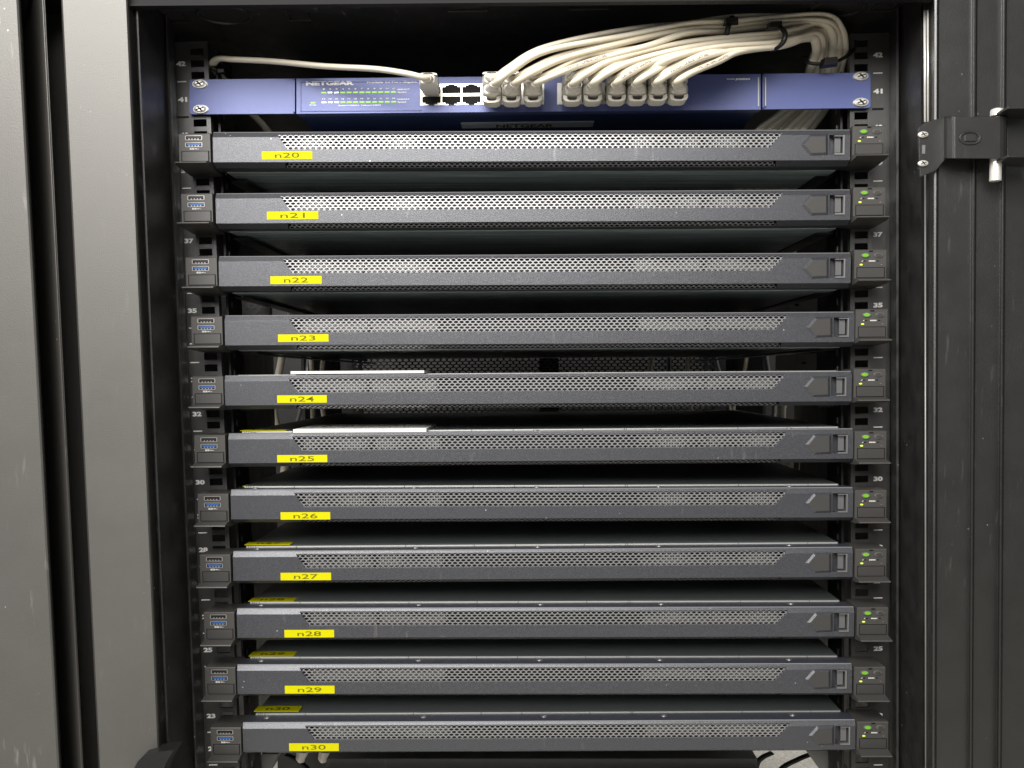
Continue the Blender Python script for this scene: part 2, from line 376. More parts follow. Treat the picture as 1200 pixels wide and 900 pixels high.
# hinge bracket on the right post
def pxpoly(bm, pts, Y, depth, inset=1.0):
    P = [at(x, y, Y) for x, y in pts]; prism(bm, [(p.x, p.z) for p in P], Y, Y+depth, inset)
bm = B()
pxpoly(bm, [(1076.5, 150), (1084, 143.5), (1099.5, 139), (1108, 137.5), (1108, 186), (1097, 199.5), (1078, 207.5)], -.0965, .002)
hb = cpart('hinge_bracket', bm, M['frameR'])
bm = B(); e = [(1106, -.0965), (1109, -.0985), (1112, -.104), (1115, -.1085), (1119, -.110), (1172, -.110), (1176, -.1095), (1179, -.107), (1180.5, -.098)]
L_ = [(at(x, 136.5, Y), at(x, 185.5, Y)) for x, Y in e]
for (p, q), (r_, t) in zip(L_, L_[1:]): face(bm, (p, q, t, r_))
clean(bm); bmesh.ops.solidify(bm, geom=bm.faces[:], thickness=.0016)
bmesh.ops.recalc_face_normals(bm, faces=bm.faces); obj('bracket_plate', bm, M['frameR'], hb, smooth=False)
bm = B(); Pa = [at(1180.5, 137, -.0985), at(1212, 131, -.0985), at(1212, 190, -.0985), at(1180.5, 187, -.0985)]
prism(bm, [(p.x, p.z) for p in Pa], -.0985, -.0965); obj('bracket_web', bm, M['frameR'], hb)
for ya, yb, h in ((133.5, 131.5, .0014), (187, 190, .0014)):
    bm = B(); p0 = at(1160, ya, -.112); p1 = at(1180, yb, -.112); p2 = at(1214, yb, -.112); 
    z = (p0.z+p1.z)/2; box(bm, p1.x-.004, p2.x, -.122, -.098, z, z+h); obj('bracket_flange', bm, M['frameR'], hb)
sm = None
for px, py in ((1081, 158), (1081, 191.7)):
    if sm is None:
        o = obj('hinge_screw', screw_bm(.0031, .0022), [M['steel'], M['dark']], hb); sm = o.data
    else: o = link('hinge_screw', sm, hb)
    o.location = at(px, py, -.0968)
bm = B(); p = at(1082.5, 175, -.0968); box(bm, p.x-.0009, p.x+.0009, p.y, p.y+.0005, p.z-.0026, p.z+.0026); obj('bracket_slot', bm, M['dull'], hb)
bm = B(); c = at(1137, 161.5, -.1103)
n = 28; rings = []
for r_, dy in ((.0068, .0002), (.0064, -.0006), (.0050, -.0005), (.0047, .0003)):
    ring = []
    for i in range(n):
        t = 2*math.pi*i/n; ring.append(bm.verts.new((c.x+r_*math.copysign(abs(math.cos(t))**.8, math.cos(t)), c.y+dy, c.z+r_*.62*math.sin(t))))
    rings.append(ring)
for a_, b_ in zip(rings, rings[1:]):
    for i in range(n): bm.faces.new((a_[i], a_[(i+1) % n], b_[(i+1) % n], b_[i]))
box(bm, c.x-.0034, c.x+.0034, c.y-.0004, c.y+.0003, c.z-.0020, c.z+.0020)
clean(bm); obj('bracket_knockout', bm, M['frameR'], hb)
p = at(1168.5, 130, -.1035); q = at(1168.5, 212, -.1035); bm = B()
tube(bm, [Vector((p.x, p.y, p.z-.004)), Vector((p.x, p.y, q.z))], .0035, 16)
tube(bm, [Vector((p.x, p.y, p.z-.003)), Vector((p.x, p.y, p.z)), Vector((p.x, p.y, p.z+.0008)), Vector((p.x, p.y, p.z+.0014))], lambda t: .0040*(1 if t < .5 else (.9 if t < .8 else .6)), 16)
obj('hinge_pin', bm, M['steel'], hb)

# ------------------------------------------------------------------ server pieces (dimensions in mm, bezel top left front = origin)
def P(x, y, z): return (x*MM-.21925, y*MM-.026, z*MM)
def bezel_bm():
    bm = B(); y2 = 1.9; yb = .92
    f = lambda pts: face(bm, [P(*p) for p in pts])
    f([(0, y2, 0), (45, y2, 0), (45, yb, -1.8), (46.2, 0, -3.5), (0, 0, -3.5)])
    f([(45, y2, 0), (392.5, y2, 0), (392.5, yb, -1.8), (45, yb, -1.8)])
    f([(392.5, y2, 0), (438.5, y2, 0), (438.5, 0, -3.5), (434.8, 0, -3.5), (424.3, 0, -3.5), (391.3, 0, -3.5), (392.5, yb, -1.8)])
    f([(0, 0, -3.5), (46.2, 0, -3.5), (51.7, 0, -11.8), (51.7, 0, -20.5), (0, 0, -20.5)])
    f([(51.7, 0, -11.8), (383.4, 0, -11.8), (383.4, 0, -20.5), (51.7, 0, -20.5)])
    f([(383.4, 0, -11.8), (391.3, 0, -3.5), (424.3, 0, -3.5), (424.3, 0, -16.8), (424.3, 0, -20.5), (383.4, 0, -20.5)])
    f([(424.3, 0, -16.8), (434.8, 0, -16.8), (434.8, 0, -20.5), (424.3, 0, -20.5)])
    f([(434.8, 0, -3.5), (438.5, 0, -3.5), (438.5, 0, -20.5), (434.8, 0, -20.5), (434.8, 0, -16.8)])
    # recess for the handle
    h = [(424.3, -3.5), (434.8, -3.5), (434.8, -16.8), (424.3, -16.8)]
    for i in range(4):
        (a, b), (c, d) = h[i], h[(i+1) % 4]; f([(a, 0, b), (c, 0, d), (c, 6, d), (a, 6, b)])
    f([(x, 6, z) for x, z in h])
    # grille opening walls
    g = [(45, yb, -1.8), (392.5, yb, -1.8), (391.3, 0, -3.5), (383.4, 0, -11.8), (51.7, 0, -11.8), (46.2, 0, -3.5)]
    for i in range(6):
        a, b = g[i], g[(i+1) % 6]; f([a, b, (b[0], 3, b[2]), (a[0], 3, a[2])])
    # chamfer left and right of the lower grille, underside, top, ends
    f([(0, 0, -20.5), (50.6, 0, -20.5), (48.8, 6, -23.4), (0, 6, -23.4)])
    f([(388, 0, -20.5), (438.5, 0, -20.5), (438.5, 6, -23.4), (389.5, 6, -23.4)])
    f([(0, 6, -23.4), (438.5, 6, -23.4), (438.5, 19, -23.4), (0, 19, -23.4)])
    face(bm, [P(*p) for p in [(0, 3.0, 0), (438.5, 3.0, 0), (438.5, 20, 0), (0, 20, 0)]], 1); face(bm, [P(*p) for p in [(0, y2, 0), (438.5, y2, 0), (438.5, 2.5, .55), (0, 2.5, .55)]], 2); face(bm, [P(*p) for p in [(0, 2.5, .55), (438.5, 2.5, .55), (438.5, 3.0, 0), (0, 3.0, 0)]], 2)  # small lip added to carry the painted highlight along the top
    for x in (0, 438.5): f([(x, y2, 0), (x, 0, -3.5), (x, 0, -20.5), (x, 6, -23.4), (x, 19, -23.4), (x, 20, 0)])
    bmesh.ops.remove_doubles(bm, verts=bm.verts, dist=1e-6); return bm
def upper_grille_bm():
    bm = B()
    def ins(x, z):
        X = (x+.21925)/MM; Z = z/MM; t = (-Z-1.8)/10
        return 45+6.7*t-3.2 < X < 392.5-9.1*t+3.2
    hexgrid(bm, P(42, 0, 0)[0], P(396, 0, 0)[0], -.01086, -.0031, .00394, .745, -.02495, .0006, ins); return bm
def lower_grille_bm():
    bm = B(); d = Vector((6, -2.9)).normalized()
    def mp(p):                    # slope coordinate -> chamfer plane
        t = -p[2]/.0079; return (p[0], -.026+.006*t+.0002, -.0205-.0029*t)
    hexgrid(bm, P(52, 0, 0)[0], P(387, 0, 0)[0], -6.2*MM, -1.2*MM, .00372, .70, 0, 0, None, mp, 1.0); return bm
def bay_bm(a, b):
    def f():
        bm = B(); hexgrid(bm, P(a, 0, 0)[0], P(b, 0, 0)[0], -.0112, -.0018, .0036, .64, -.0195, .0005)
        return bm
    return f
def chassis_bm():
    bm = B(); box(bm, -.2165, .2165, -.0135, .36, -.0232, -.0006); return bm
def base_bm():
    bm = B(); box(bm, -.2155, .2155, -.0060, .355, -.0238, -.0233); return bm
def lid_bm():
    bm = B(); box(bm, -.2150, .2150, -.0052, .358, -.0004, .0009); return bm
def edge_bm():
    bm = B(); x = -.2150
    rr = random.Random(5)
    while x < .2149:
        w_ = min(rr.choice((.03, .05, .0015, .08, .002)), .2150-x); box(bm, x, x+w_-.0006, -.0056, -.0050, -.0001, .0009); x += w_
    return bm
def latch_bm():
    bm = B(); pts = [(405, -10.3), (411, -3.2), (423.4, -3.0), (423.7, -17.2), (411.5, -17.6)]
    pts = [P(x, 0, z) for x, z in pts]; prism(bm, [(p[0], p[2]) for p in pts], -.0274, -.0259, .77); clean(bm)
    for f in bm.faces:
        if abs(f.normal.y) < .9: f.material_index = 1
    return bm
def handle_bm():
    bm = B(); x = lambda v: P(v, 0, 0)[0]
    box(bm, x(428.6), x(432.6), -.0240, -.0225, -.0150, -.0048)
    box(bm, x(433.6), x(434.6), -.0266, -.0215, -.0164, -.0038, 1)
    box(bm, x(427.8), x(434.6), -.0268, -.0215, -.0169, -.0160, 1)
    box(bm, x(427.8), x(434.6), -.0264, -.0215, -.0046, -.0038); return bm
MESH = {}
def share(key, builder, m, smooth=False):
    if key not in MESH:
        bm = builder(); bm.normal_update(); me = bpy.data.meshes.new(key); bm.to_mesh(me); bm.free()
        for q in (m if isinstance(m, (list, tuple)) else [m]): me.materials.append(q)
        if smooth:
            for p in me.polygons: p.use_smooth = True
        MESH[key] = me
    return MESH[key]
EW = .0218
def ear_bm():                     # origin: left top at the rail plane
    bm = B(); pr = [(0, 0), (-.0275, 0), (-.028, -.0006), (-.028, -.0196), (-.0375, -.0212), (-.0378, -.0220), (-.030, -.0232), (-.006, -.0244), (0, -.0244)]
    a = [bm.verts.new((0, y, z)) for y, z in pr]; b = [bm.verts.new((EW, y, z)) for y, z in pr]
    for i in range(len(pr)): bm.faces.new((a[i], a[(i+1) % len(pr)], b[(i+1) % len(pr)], b[i]))
    bm.faces.new(a[::-1]); bm.faces.new(b); clean(bm)
    return bm
def flap_bm():
    bm = B(); prism(bm, [(.0019, -.0124), (EW-.0012, -.0124), (EW-.0012, -.0192), (.0019, -.0192)], -.0286, -.0279, .965); clean(bm); return bm
def groove_bm():
    bm = B(); box(bm, .0015, EW-.0008, -.02805, -.0278, -.0195, -.0120); return bm
def usb_bm(black):
    def f():
        bm = B(); h = .0026
        box(bm, .0048, .0161, -.0284, -.0281, -.0001, .0003, 0)          # shield edges
        box(bm, .0048, .0161, -.0284, -.0281, -h-.0003, -h+.0001, 0)
        box(bm, .0045, .0051, -.0284, -.0281, -h, 0, 0); box(bm, .0158, .0164, -.0284, -.0281, -h, 0, 0)
        box(bm, .0051, .0158, -.02825, -.0280, -h+.0001, -.0001, 1)
        box(bm, .0058, .0152, -.0285, -.0281, -.0017, -.0004, 2)
        for i in range(4): x = .0068+i*.0021; box(bm, x, x+.0009, -.0284, -.0281, -h+.0002, -.0017, 0)
        return bm
    return f
def button_bm():
    bm = B(); disc(bm, 0, 0, -.0008, 0, .0031, 20, .92); clean(bm); return bm
def lens_bm():
    bm = B(); disc(bm, 0, 0, -.0006, 0, .0024, 18, .8); clean(bm); return bm
def ring_bm():
    bm = B(); disc(bm, 0, 0, -.0004, 0, .0023, 18, .9); clean(bm); return bm
def led_bm(r):
    def f():
        bm = B(); disc(bm, 0, 0, -.0003, 0, r, 10, .8); clean(bm); return bm
    return f
def slot_bm():
    bm = B(); box(bm, -.0014, .0014, -.0002, .0003, -.0005, .0005); return bm
def lidscrew_bm():
    bm = B(); n = 12
    r = [[bm.verts.new((q*math.cos(2*math.pi*i/n), q*math.sin(2*math.pi*i/n), h)) for i in range(n)] for q, h in ((.0024, 0), (.0021, .0006), (.0009, .0005), (.0006, .0001))]
    for a, b in zip(r, r[1:]):
        for i in range(n): bm.faces.new((a[i], a[(i+1) % n], b[(i+1) % n], b[i]))
    clean(bm); return bm

names = ['n%d' % i for i in range(20, 31)]
bl = [(249.5, 155.3), (252.3, 227.2), (256, 301), (264.4, 370.4), (264.4, 441), (267.2, 509), (270, 574.8), (272, 647), (276.5, 714), (278, 780), (285.3, 848)]
br = [(996, 152.3), (996.9, 222.5), (997, 296.7), (1000, 366), (996.7, 435.6), (1000, 503), (1000, 572), (1000, 642), (1001.8, 712), (998, 778.6), (1001.3, 844.5)]
eL = [(209.2, 156.3), (212, 226.6), (217.3, 301.5), (223.8, 370.7), (225, 441), (227.5, 510), (231.5, 578.8), (234, 650), (238.7, 717.5), (240, 782), (246.7, 852.7)]
eR = [(1037, 147), (1037.7, 218.8), (1038.9, 292.2), (1040.4, 362), (1038, 432), (1039, 505), (1039, 574), (1039, 643), (1041, 711.7), (1037.6, 781.7), (1041, 845.8)]
lb = [(307, 366, 177, 187), (313, 373, 247.5, 257.3), (317, 377, 323.3, 333), (326, 385, 391.5, 400.8), (325, 383, 463, 472.2), (325, 383.5, 533, 541.8), (329, 387, 600, 609), (329, 388, 671, 680), (333.5, 391.5, 738, 747), (334, 392, 803.5, 812.7), (339, 397, 871, 880)]
where = ['topmost, just below the blue switch', 'second from the top, under n20', 'third from the top', 'fourth from the top', 'with a white sheet along its top edge',
         'with a white sheet on its lid', 'above the one labelled n27', 'above the one labelled n28', 'third from the bottom', 'second from the bottom', 'lowest of the stack']
for i, nm in enumerate(names):
    a = at(*bl[i], -.025); b = at(*br[i], -.025); mid = (a+b)/2; tilt = math.atan2(a.z-b.z, b.x-a.x)
    root = thing('rack_server', 'black rack server with yellow tape reading %s, %s' % (nm, where[i]), 'server', (mid.x, 0, mid.z-.0235), 'rack servers stacked in the cabinet')
    off = Vector((0, 0, .0235))
    bz = link('front_bezel', share('front_bezel', bezel_bm, [M['bezel'], M['lip'], M['rim_highlight']]), root, off, tilt)
    link('upper_grille', share('upper_grille', upper_grille_bm, M['grille']), bz)
    link('lower_grille', share('lower_grille', lower_grille_bm, M['grille']), bz)
    for a_, b_ in ((54, 100), (103, 149), (291, 337), (340, 387)): link('drive_bay', share('drive_bay%d' % a_, bay_bm(a_, b_), M['bay']), bz)
    link('release_latch', share('release_latch', latch_bm, [M['flap'], M['bezel']]), bz)
    link('pull_handle', share('pull_handle', handle_bm, [M['handle'], M['dull']]), bz)
    chs = link('chassis', share('chassis', chassis_bm, M['chassis']), root, off, tilt)
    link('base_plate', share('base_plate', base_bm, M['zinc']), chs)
    ld = link('lid', share('lid', lid_bm, M['lid']), root, off, tilt)
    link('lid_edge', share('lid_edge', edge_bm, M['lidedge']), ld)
    for x in (-.205, -.09, -.002, .085, .178):
        link('lid_screw', share('lid_screw', lidscrew_bm, M['handle']), chs, (x, -.0125, 0))
    # yellow tape on the bezel
    x0, x1, y0, y1 = lb[i]; p = at(x0, y1, -.026); q = at(x1, y0, -.026); wv = bz.location+root.location
    bm = B(); box(bm, p.x-wv.x, q.x-wv.x, -.02625, -.0259, p.z-wv.z, q.z-wv.z)
    lab = obj('name_label', bm, M['yellow'], root, off, ); cx = (p.x+q.x)/2-wv.x; cz = (p.z+q.z)/2-wv.z; hw = .0085
    obj('lettering', text(nm, cx-hw, cx+hw, cz-.0017, cz+.0017, -.0264, False, .002), M['ink'], lab)
    if i >= 5:
        bm = B(); p = at(lb[i][0]-42, bl[i][1], -.004); X0 = -.2165-.0005; X1 = X0+.0335
        box(bm, X0, X1, -.0040, .0085, .0008, .0011)
        t = obj('lid_label', bm, M['yellow'], root, off)
        obj('lettering', text(nm, X0+.008, X1-.008, -.0015, .0055, .00125, True), M['ink'], t)
    # ears
    p = at(*eL[i], -.028); le = link('rack_ear', share('rack_ear', ear_bm, M['ear']), root, (p.x-mid.x, 0, p.z-mid.z+.0235))
    link('flap', share('flap', flap_bm, M['flap']), le); link('flap_gap', share('flap_gap', groove_bm, M['dark']), le)
    link('usb_port', share('usb_black', usb_bm(True), [M['usbm'], M['dark'], M['black']]), le, (0, 0, -.0019))
    link('usb_port', share('usb_blue', usb_bm(False), [M['usbm'], M['dark'], M['usbb']]), le, (0, 0, -.0066))
    if 'usbsym' not in MESH:
        o = obj('usb_symbol', text('SS<-', .0075, .0140, -.0112, -.0101, -.0283), M['print'], le); MESH['usbsym'] = o.data
    else: link('usb_symbol', MESH['usbsym'], le)
    p = at(*eR[i], -.028); re = link('rack_ear', share('rack_ear', ear_bm, M['ear']), root, (p.x-EW-mid.x, 0, p.z-mid.z+.0235))
    link('flap', share('flap', flap_bm, M['flap']), re); link('flap_gap', share('flap_gap', groove_bm, M['dark']), re)
    pb = link('power_button', share('button', button_bm, M['btn']), re, (.0073, -.028, -.0040))
    link('power_light', share('power_light', lens_bm, M['greenb']), re, (.0073, -.0286, -.0040))
    link('ident_button', share('button', button_bm, M['btn']), re, (.0163, -.028, -.0040))
    link('ident_cap', share('ident_cap', ring_bm, M['flap']), re, (.0163, -.0287, -.0040))
    link('vent_slot', share('vent_slot', slot_bm, M['dark']), re, (.0112, -.028, -.0012))
    link('status_light', share('status_light', led_bm(.0012), M['amber']), re, (.0047, -.028, -.0103))
    link('status_light', share('status_dark', led_bm(.0008), M['dark']), re, (.0070, -.028, -.0078))
    link('status_light', share('status_dark', led_bm(.0008), M['dark']), re, (.0160, -.028, -.0078))
    link('status_light', share('status_dim', led_bm(.0007), M['dull']), re, (.0185, -.028, -.0103))
    if 'idsym' not in MESH:
        o = obj('button_symbol', text('MMM', .0098, .0140, -.0083, -.0074, -.0283), M['print'], re); MESH['idsym'] = o.data
        o2 = obj('button_symbol', text('/', .0046, .0060, -.0082, -.0075, -.0283), M['print'], re); MESH['idsym2'] = o2.data
    else: link('button_symbol', MESH['idsym'], re); link('button_symbol', MESH['idsym2'], re)
    # shelf rails carrying the server belong to the cabinet
    for s in (-1, 1):
        bm = B(); x = s*.2185; box(bm, min(x, x+s*.0015), max(x, x+s*.0015), .004, .60, -.022, -.008); box(bm, min(x-s*.012, x), max(x-s*.012, x), .012, .60, -.0255, -.0244)
        o = cpart('support_rail', bm, M['frame']); o.location = (mid.x, 0, mid.z)

# ------------------------------------------------------------------ white sheets on two servers
for (x0, x1, yb_, yt, Y0, Y1, lab) in ((340.5, 497, 438.2, 434.3, -.021, .05, 'white folded sheet lying along the top edge of the n24 server'), (343.5, 499.5, 507, 502.2, -.0165, .06, 'white folded sheet lying on the lid of the n25 server')):
    p = at(x0, yb_, Y0); q = at(x1, yb_-1, Y0); t = (at(x0, yt, Y0).z-p.z)*.8; bm = B()
    P8 = []
    for (x, z) in ((p.x, p.z), (q.x, q.z)):
        for y in (Y0, Y1):
            for h in (0, t): P8.append(bm.verts.new((x, y+random.uniform(0, .0008), z+h)))
    for f in ((0, 1, 3, 2), (4, 6, 7, 5), (0, 4, 5, 1), (2, 3, 7, 6), (0, 2, 6, 4), (1, 5, 7, 3)): bm.faces.new([P8[k] for k in f])
    clean(bm); tag(obj('paper_sheet', bm, M['paper']), lab, 'paper sheet', 'white sheets on the servers')

# ------------------------------------------------------------------ switch
sw = thing('network_switch', 'blue rack mounted network switch with two blocks of ports and white cables', 'network switch', (0, 0, at(620, 130, 0).z))
def sp(name, bm, m, parent=None):
    o = obj(name, bm, m)
    if parent is None: kid(o, sw)
    else: o.parent = parent
    return o
def quadbox(bm, x0, x1, yl0, yr0, yl1, yr1, Y, depth, inset=1.0):   # picture corners: left top, right top, left bottom, right bottom
    pts = [at(x0, yl0, Y), at(x1, yr0, Y), at(x1, yr1, Y), at(x0, yl1, Y)]
    prism(bm, [(p.x, p.z) for p in pts], Y, Y+depth, inset); clean(bm)
SY = -.0065
bm = B(); quadbox(bm, 347.3, 891.5, 92, 86.6, 133.4, 128.4, SY, .008); fp = sp('front_panel', bm, M['blue'])
def rounded(bm, x0, x1, yl0, yr0, yl1, yr1, Y, depth, side):
    p = [at(x0, yl0, Y), at(x1, yr0, Y), at(x1, yr1, Y), at(x0, yl1, Y)]; r = .0028
    pts = []
    def cor(c, sx, sz):
        return [(c.x+sx*r*(1-math.cos(t)), c.z+sz*r*K*(1-math.sin(t))) for t in (0, .4, .8, 1.2, math.pi/2)]
    if side < 0: pts = [(p[1].x, p[1].z), (p[2].x, p[2].z)]+cor(p[3], 1, 1)[::-1]+cor(p[0], 1, -1)
    else: pts = [(p[3].x, p[3].z), (p[0].x, p[0].z)]+cor(p[1], -1, -1)[::-1]+cor(p[2], -1, 1)
    prism(bm, pts, Y, Y+depth); clean(bm)
bm = B(); rounded(bm, 222, 345.6, 93.2, 92, 134, 133.2, -.0045, .0025, -1); e1 = sp('mounting_ear', bm, M['blue'])
bm = B(); rounded(bm, 893.5, 1020.3, 86.4, 85, 128, 126.5, -.0045, .0025, 1); e2 = sp('mounting_ear', bm, M['blue'])
for e_, x0, x1, ya, yb_ in ((e1, 343.5, 345.6, 92.2, 133), (e2, 893.5, 895.5, 86.6, 127.8)):     # folded edge beside the panel
    bm = B(); quadbox(bm, x0, x1, ya, ya, yb_, yb_, -.0064, .0018, .9); sp('folded_edge', bm, M['blue'], e_)
ssm = None
for e_, px, py in ((e1, 234.5, 98.8), (e1, 235.5, 128.3), (e2, 1008.5, 89.7), (e2, 1008.5, 120.2)):
    if ssm is None: o = obj('screw', screw_bm(.0050, .0028), [M['steel'], M['dark']], e_); ssm = o.data
    else: o = link('screw', ssm, e_)
    o.location = at(px, py, -.0046)
    bm = B(); disc(bm, 0, 0, -.0003, 0, .0056, 18); wz = obj('washer', bm, M['dull'], e_); wz.location = at(px, py, -.0045)
# raised rim round the front panel face
bm = B()
for (x0, x1, ya, yb_) in ((352, 494, 96, 130.0),):
    for seg in (((x0, ya), (x1, ya-1.0), .7), ((x0, yb_), (x1, yb_-1.0), .7)):
        (xa, y_a), (xb, y_b), t = seg; quadbox(bm, xa, xb, y_a, y_b, y_a+t, y_b+t, SY-.0005, .0008)
    quadbox(bm, x0, x0+.8, ya, ya, yb_+.7, yb_+.7, SY-.0005, .0008)
sp('panel_rim', bm, M['blue'], fp)
bm = B(); quadbox(bm, 888.3, 889.6, 90.5, 90.5, 124.5, 124.5, SY-.0008, .001); sp('panel_rim', bm, M['port'], fp)
bm = B(); quadbox(bm, 896.5, 897.8, 90.5, 90.5, 124, 124, -.0072, .001); sp('panel_rim', bm, M['port'], e2)
# body
a = at(347.3, 134, 0); b = at(891, 128.5, 0)
zl, zh = (a.z+b.z)/2+.0004, at(620, 89.5, 0).z
bm = B(); box(bm, a.x+.001, b.x-.001, .0018, .23, zl, zh); body = sp('body', bm, M['bluedark'])
p = at(541, 148.5, .04); q = at(695, 148.5, .04)
bm = B(); box(bm, p.x, q.x, .030, .046, zl-.0004, zl); st = sp('nameplate', bm, M['sticker'], body)
tb = text('NETGEAR', p.x+.026, p.x+.069, -.0445, -.0345, zl-.0006, True)
for v in tb.verts: v.co.y = -v.co.y
sp('lettering', tb, M['ink'], st)
def swtext(s, x0, x1, y0, y1, m=M['printw'], Y=SY-.0003, bold=.03):
    p = at(x0, y1, Y); q = at(x1, y0-(x1-x0)*.0098, Y); bmx = text(s, p.x, q.x, p.z, at(x0, y0, Y).z, Y, False, bold)
    sl = (at(x1, 110-(x1-x0)*.0098, Y).z-at(x0, 110, Y).z)/(q.x-p.x)
    for v in bmx.verts: v.co.z += (v.co.x-p.x)*sl
    sp('lettering', bmx, m, fp)
swtext('NETGEAR', 358.5, 415, 95.4, 100.4, bold=.06)
swtext('ProSafe 24 Port Gigabit Switch', 430, 508, 95.2, 98.2)
swtext('LINK/ACT', 465.5, 480, 104, 105.6); swtext('Speed', 466, 476, 107.2, 109.2)
swtext('LINK/ACT', 465.5, 480, 115.6, 117.2); swtext('Speed', 466, 476, 118.8, 120.8)
swtext('Green=1000M, Yellow=100M', 396, 446, 123, 124.6)
swtext('Power', 363, 371, 122.4, 123.8)
swtext('ProSafe', 852, 861, 91.8, 93.4); swtext('JGS524', 861.5, 879, 91.6, 94.4, bold=.05)
led_me = {}
def led(px, py, on, wpx=6.2, hpx=1.9):
    key = (on, wpx)
    if key not in led_me:
        bm = B(); w_, h_ = wpx/1660/2, hpx/1660/2; prism(bm, [(-w_, -h_), (w_, -h_), (w_, h_), (-w_, h_)], -.0005, 0, .85); clean(bm)
        me = bpy.data.meshes.new('port_light'); bm.to_mesh(me); bm.free(); me.materials.append(M['green'] if on else M['port']); led_me[key] = me
    o = link('port_light', led_me[key], fp, at(px, py, SY))
for k in range(12):
    px = 379.5+k*7.42; on = k not in (1, 2)
    led(px, 108.7-k*.07, on); led(px+.3, 120.2-k*.07, k > 2)
    swtext(str(k+1), px-1.2, px+1.2, 103.6-k*.07, 105.3-k*.07); swtext(str(k+13), px-1.6, px+1.6, 115.2-k*.07, 116.9-k*.07)
led(367, 120.6, True)
# port blocks
cols = [505.5, 529, 552.5, 577.5, 600, 624.5, 669, 692.5, 719.5, 743, 766.5, 790]
for x0, x1, yt in ((492.5, 637.5, 98.4), (653, 800.5, 97.2)):
    bm = B(); quadbox(bm, x0, x1, yt, yt-1.2, yt+25, yt+23.8, SY-.0006, .0008); sp('port_block', bm, M['port'], fp)
port_m = {}
def port(px, py, up):
    key = up
    if key not in port_m:
        bm = B(); s = 1 if up else -1
        pts = [(-.0064, -.0026*s), (.0064, -.0026*s), (.0064, .0016*s), (.0042, .0016*s), (.0042, .0026*s), (.0021, .0026*s), (.0021, .0033*s), (-.0021, .0033*s), (-.0021, .0026*s), (-.0042, .0026*s), (-.0042, .0016*s), (-.0064, .0016*s)]
        prism(bm, pts, -.0002, .0003); clean(bm)
        me = bpy.data.meshes.new('port'); bm.to_mesh(me); bm.free(); me.materials.append(M['dark']); port_m[key] = me
    link('port', port_m[key], fp, at(px, py, SY-.0006))
for c in cols:
    d = -(c-505)*.0095
    port(c, 105.0+d, True); port(c, 117.6+d, False)

# ------------------------------------------------------------------ cables
def plug_bms(c, direction=1):
    pass
rnd = random.Random(3)
CW = .0032
ncab = [0]
PRINT = {1: (45, 62, 'CAT.5E UTP 4PR 24AWG'), 6: (26, 42, 'PATCH CABLE CAT.5E'), 12: (20, 36, 'CAT.5E UTP 24AWG'), 18: (24, 44, 'TYPE CM 4PR 24AWG'), 16: (24, 42, 'PATCH CABLE CAT.5E')}                       # cable radius
ords = ['first', 'second', 'third', 'fourth', 'fifth', 'sixth']
def print_on(root, path, s, i0, i1):
    seg = path[i0:i1]; L_ = [0]
    U = [Vector((p.x, p.y, p.z/K)) for p in seg]
    for a, b in zip(U, U[1:]): L_.append(L_[-1]+(b-a).length)
    h = .0022; ln = min(L_[-1], h*.72*len(s)); off = (L_[-1]-ln)/2
    bm = text(s, off, off+ln, -h/2, h/2, 0)
    for v in bm.verts:
        d = v.co.x; k = 0
        while k < len(L_)-2 and L_[k+1] < d: k += 1
        t = (d-L_[k])/(L_[k+1]-L_[k]); p = U[k].lerp(U[k+1], t); tg = (U[k+1]-U[k]).normalized()
        vw = Vector((0, -1, .12)); vw = (vw-tg*vw.dot(tg)).normalized(); up = vw.cross(tg)*-1
        if up.z < 0: up = -up
        an = v.co.z/CW; q = p+(vw*math.cos(an)+up*math.sin(an))*(CW+.00012); v.co = (q.x, q.y, q.z*K)
    obj('jacket_print', bm, M['jprint'], root)
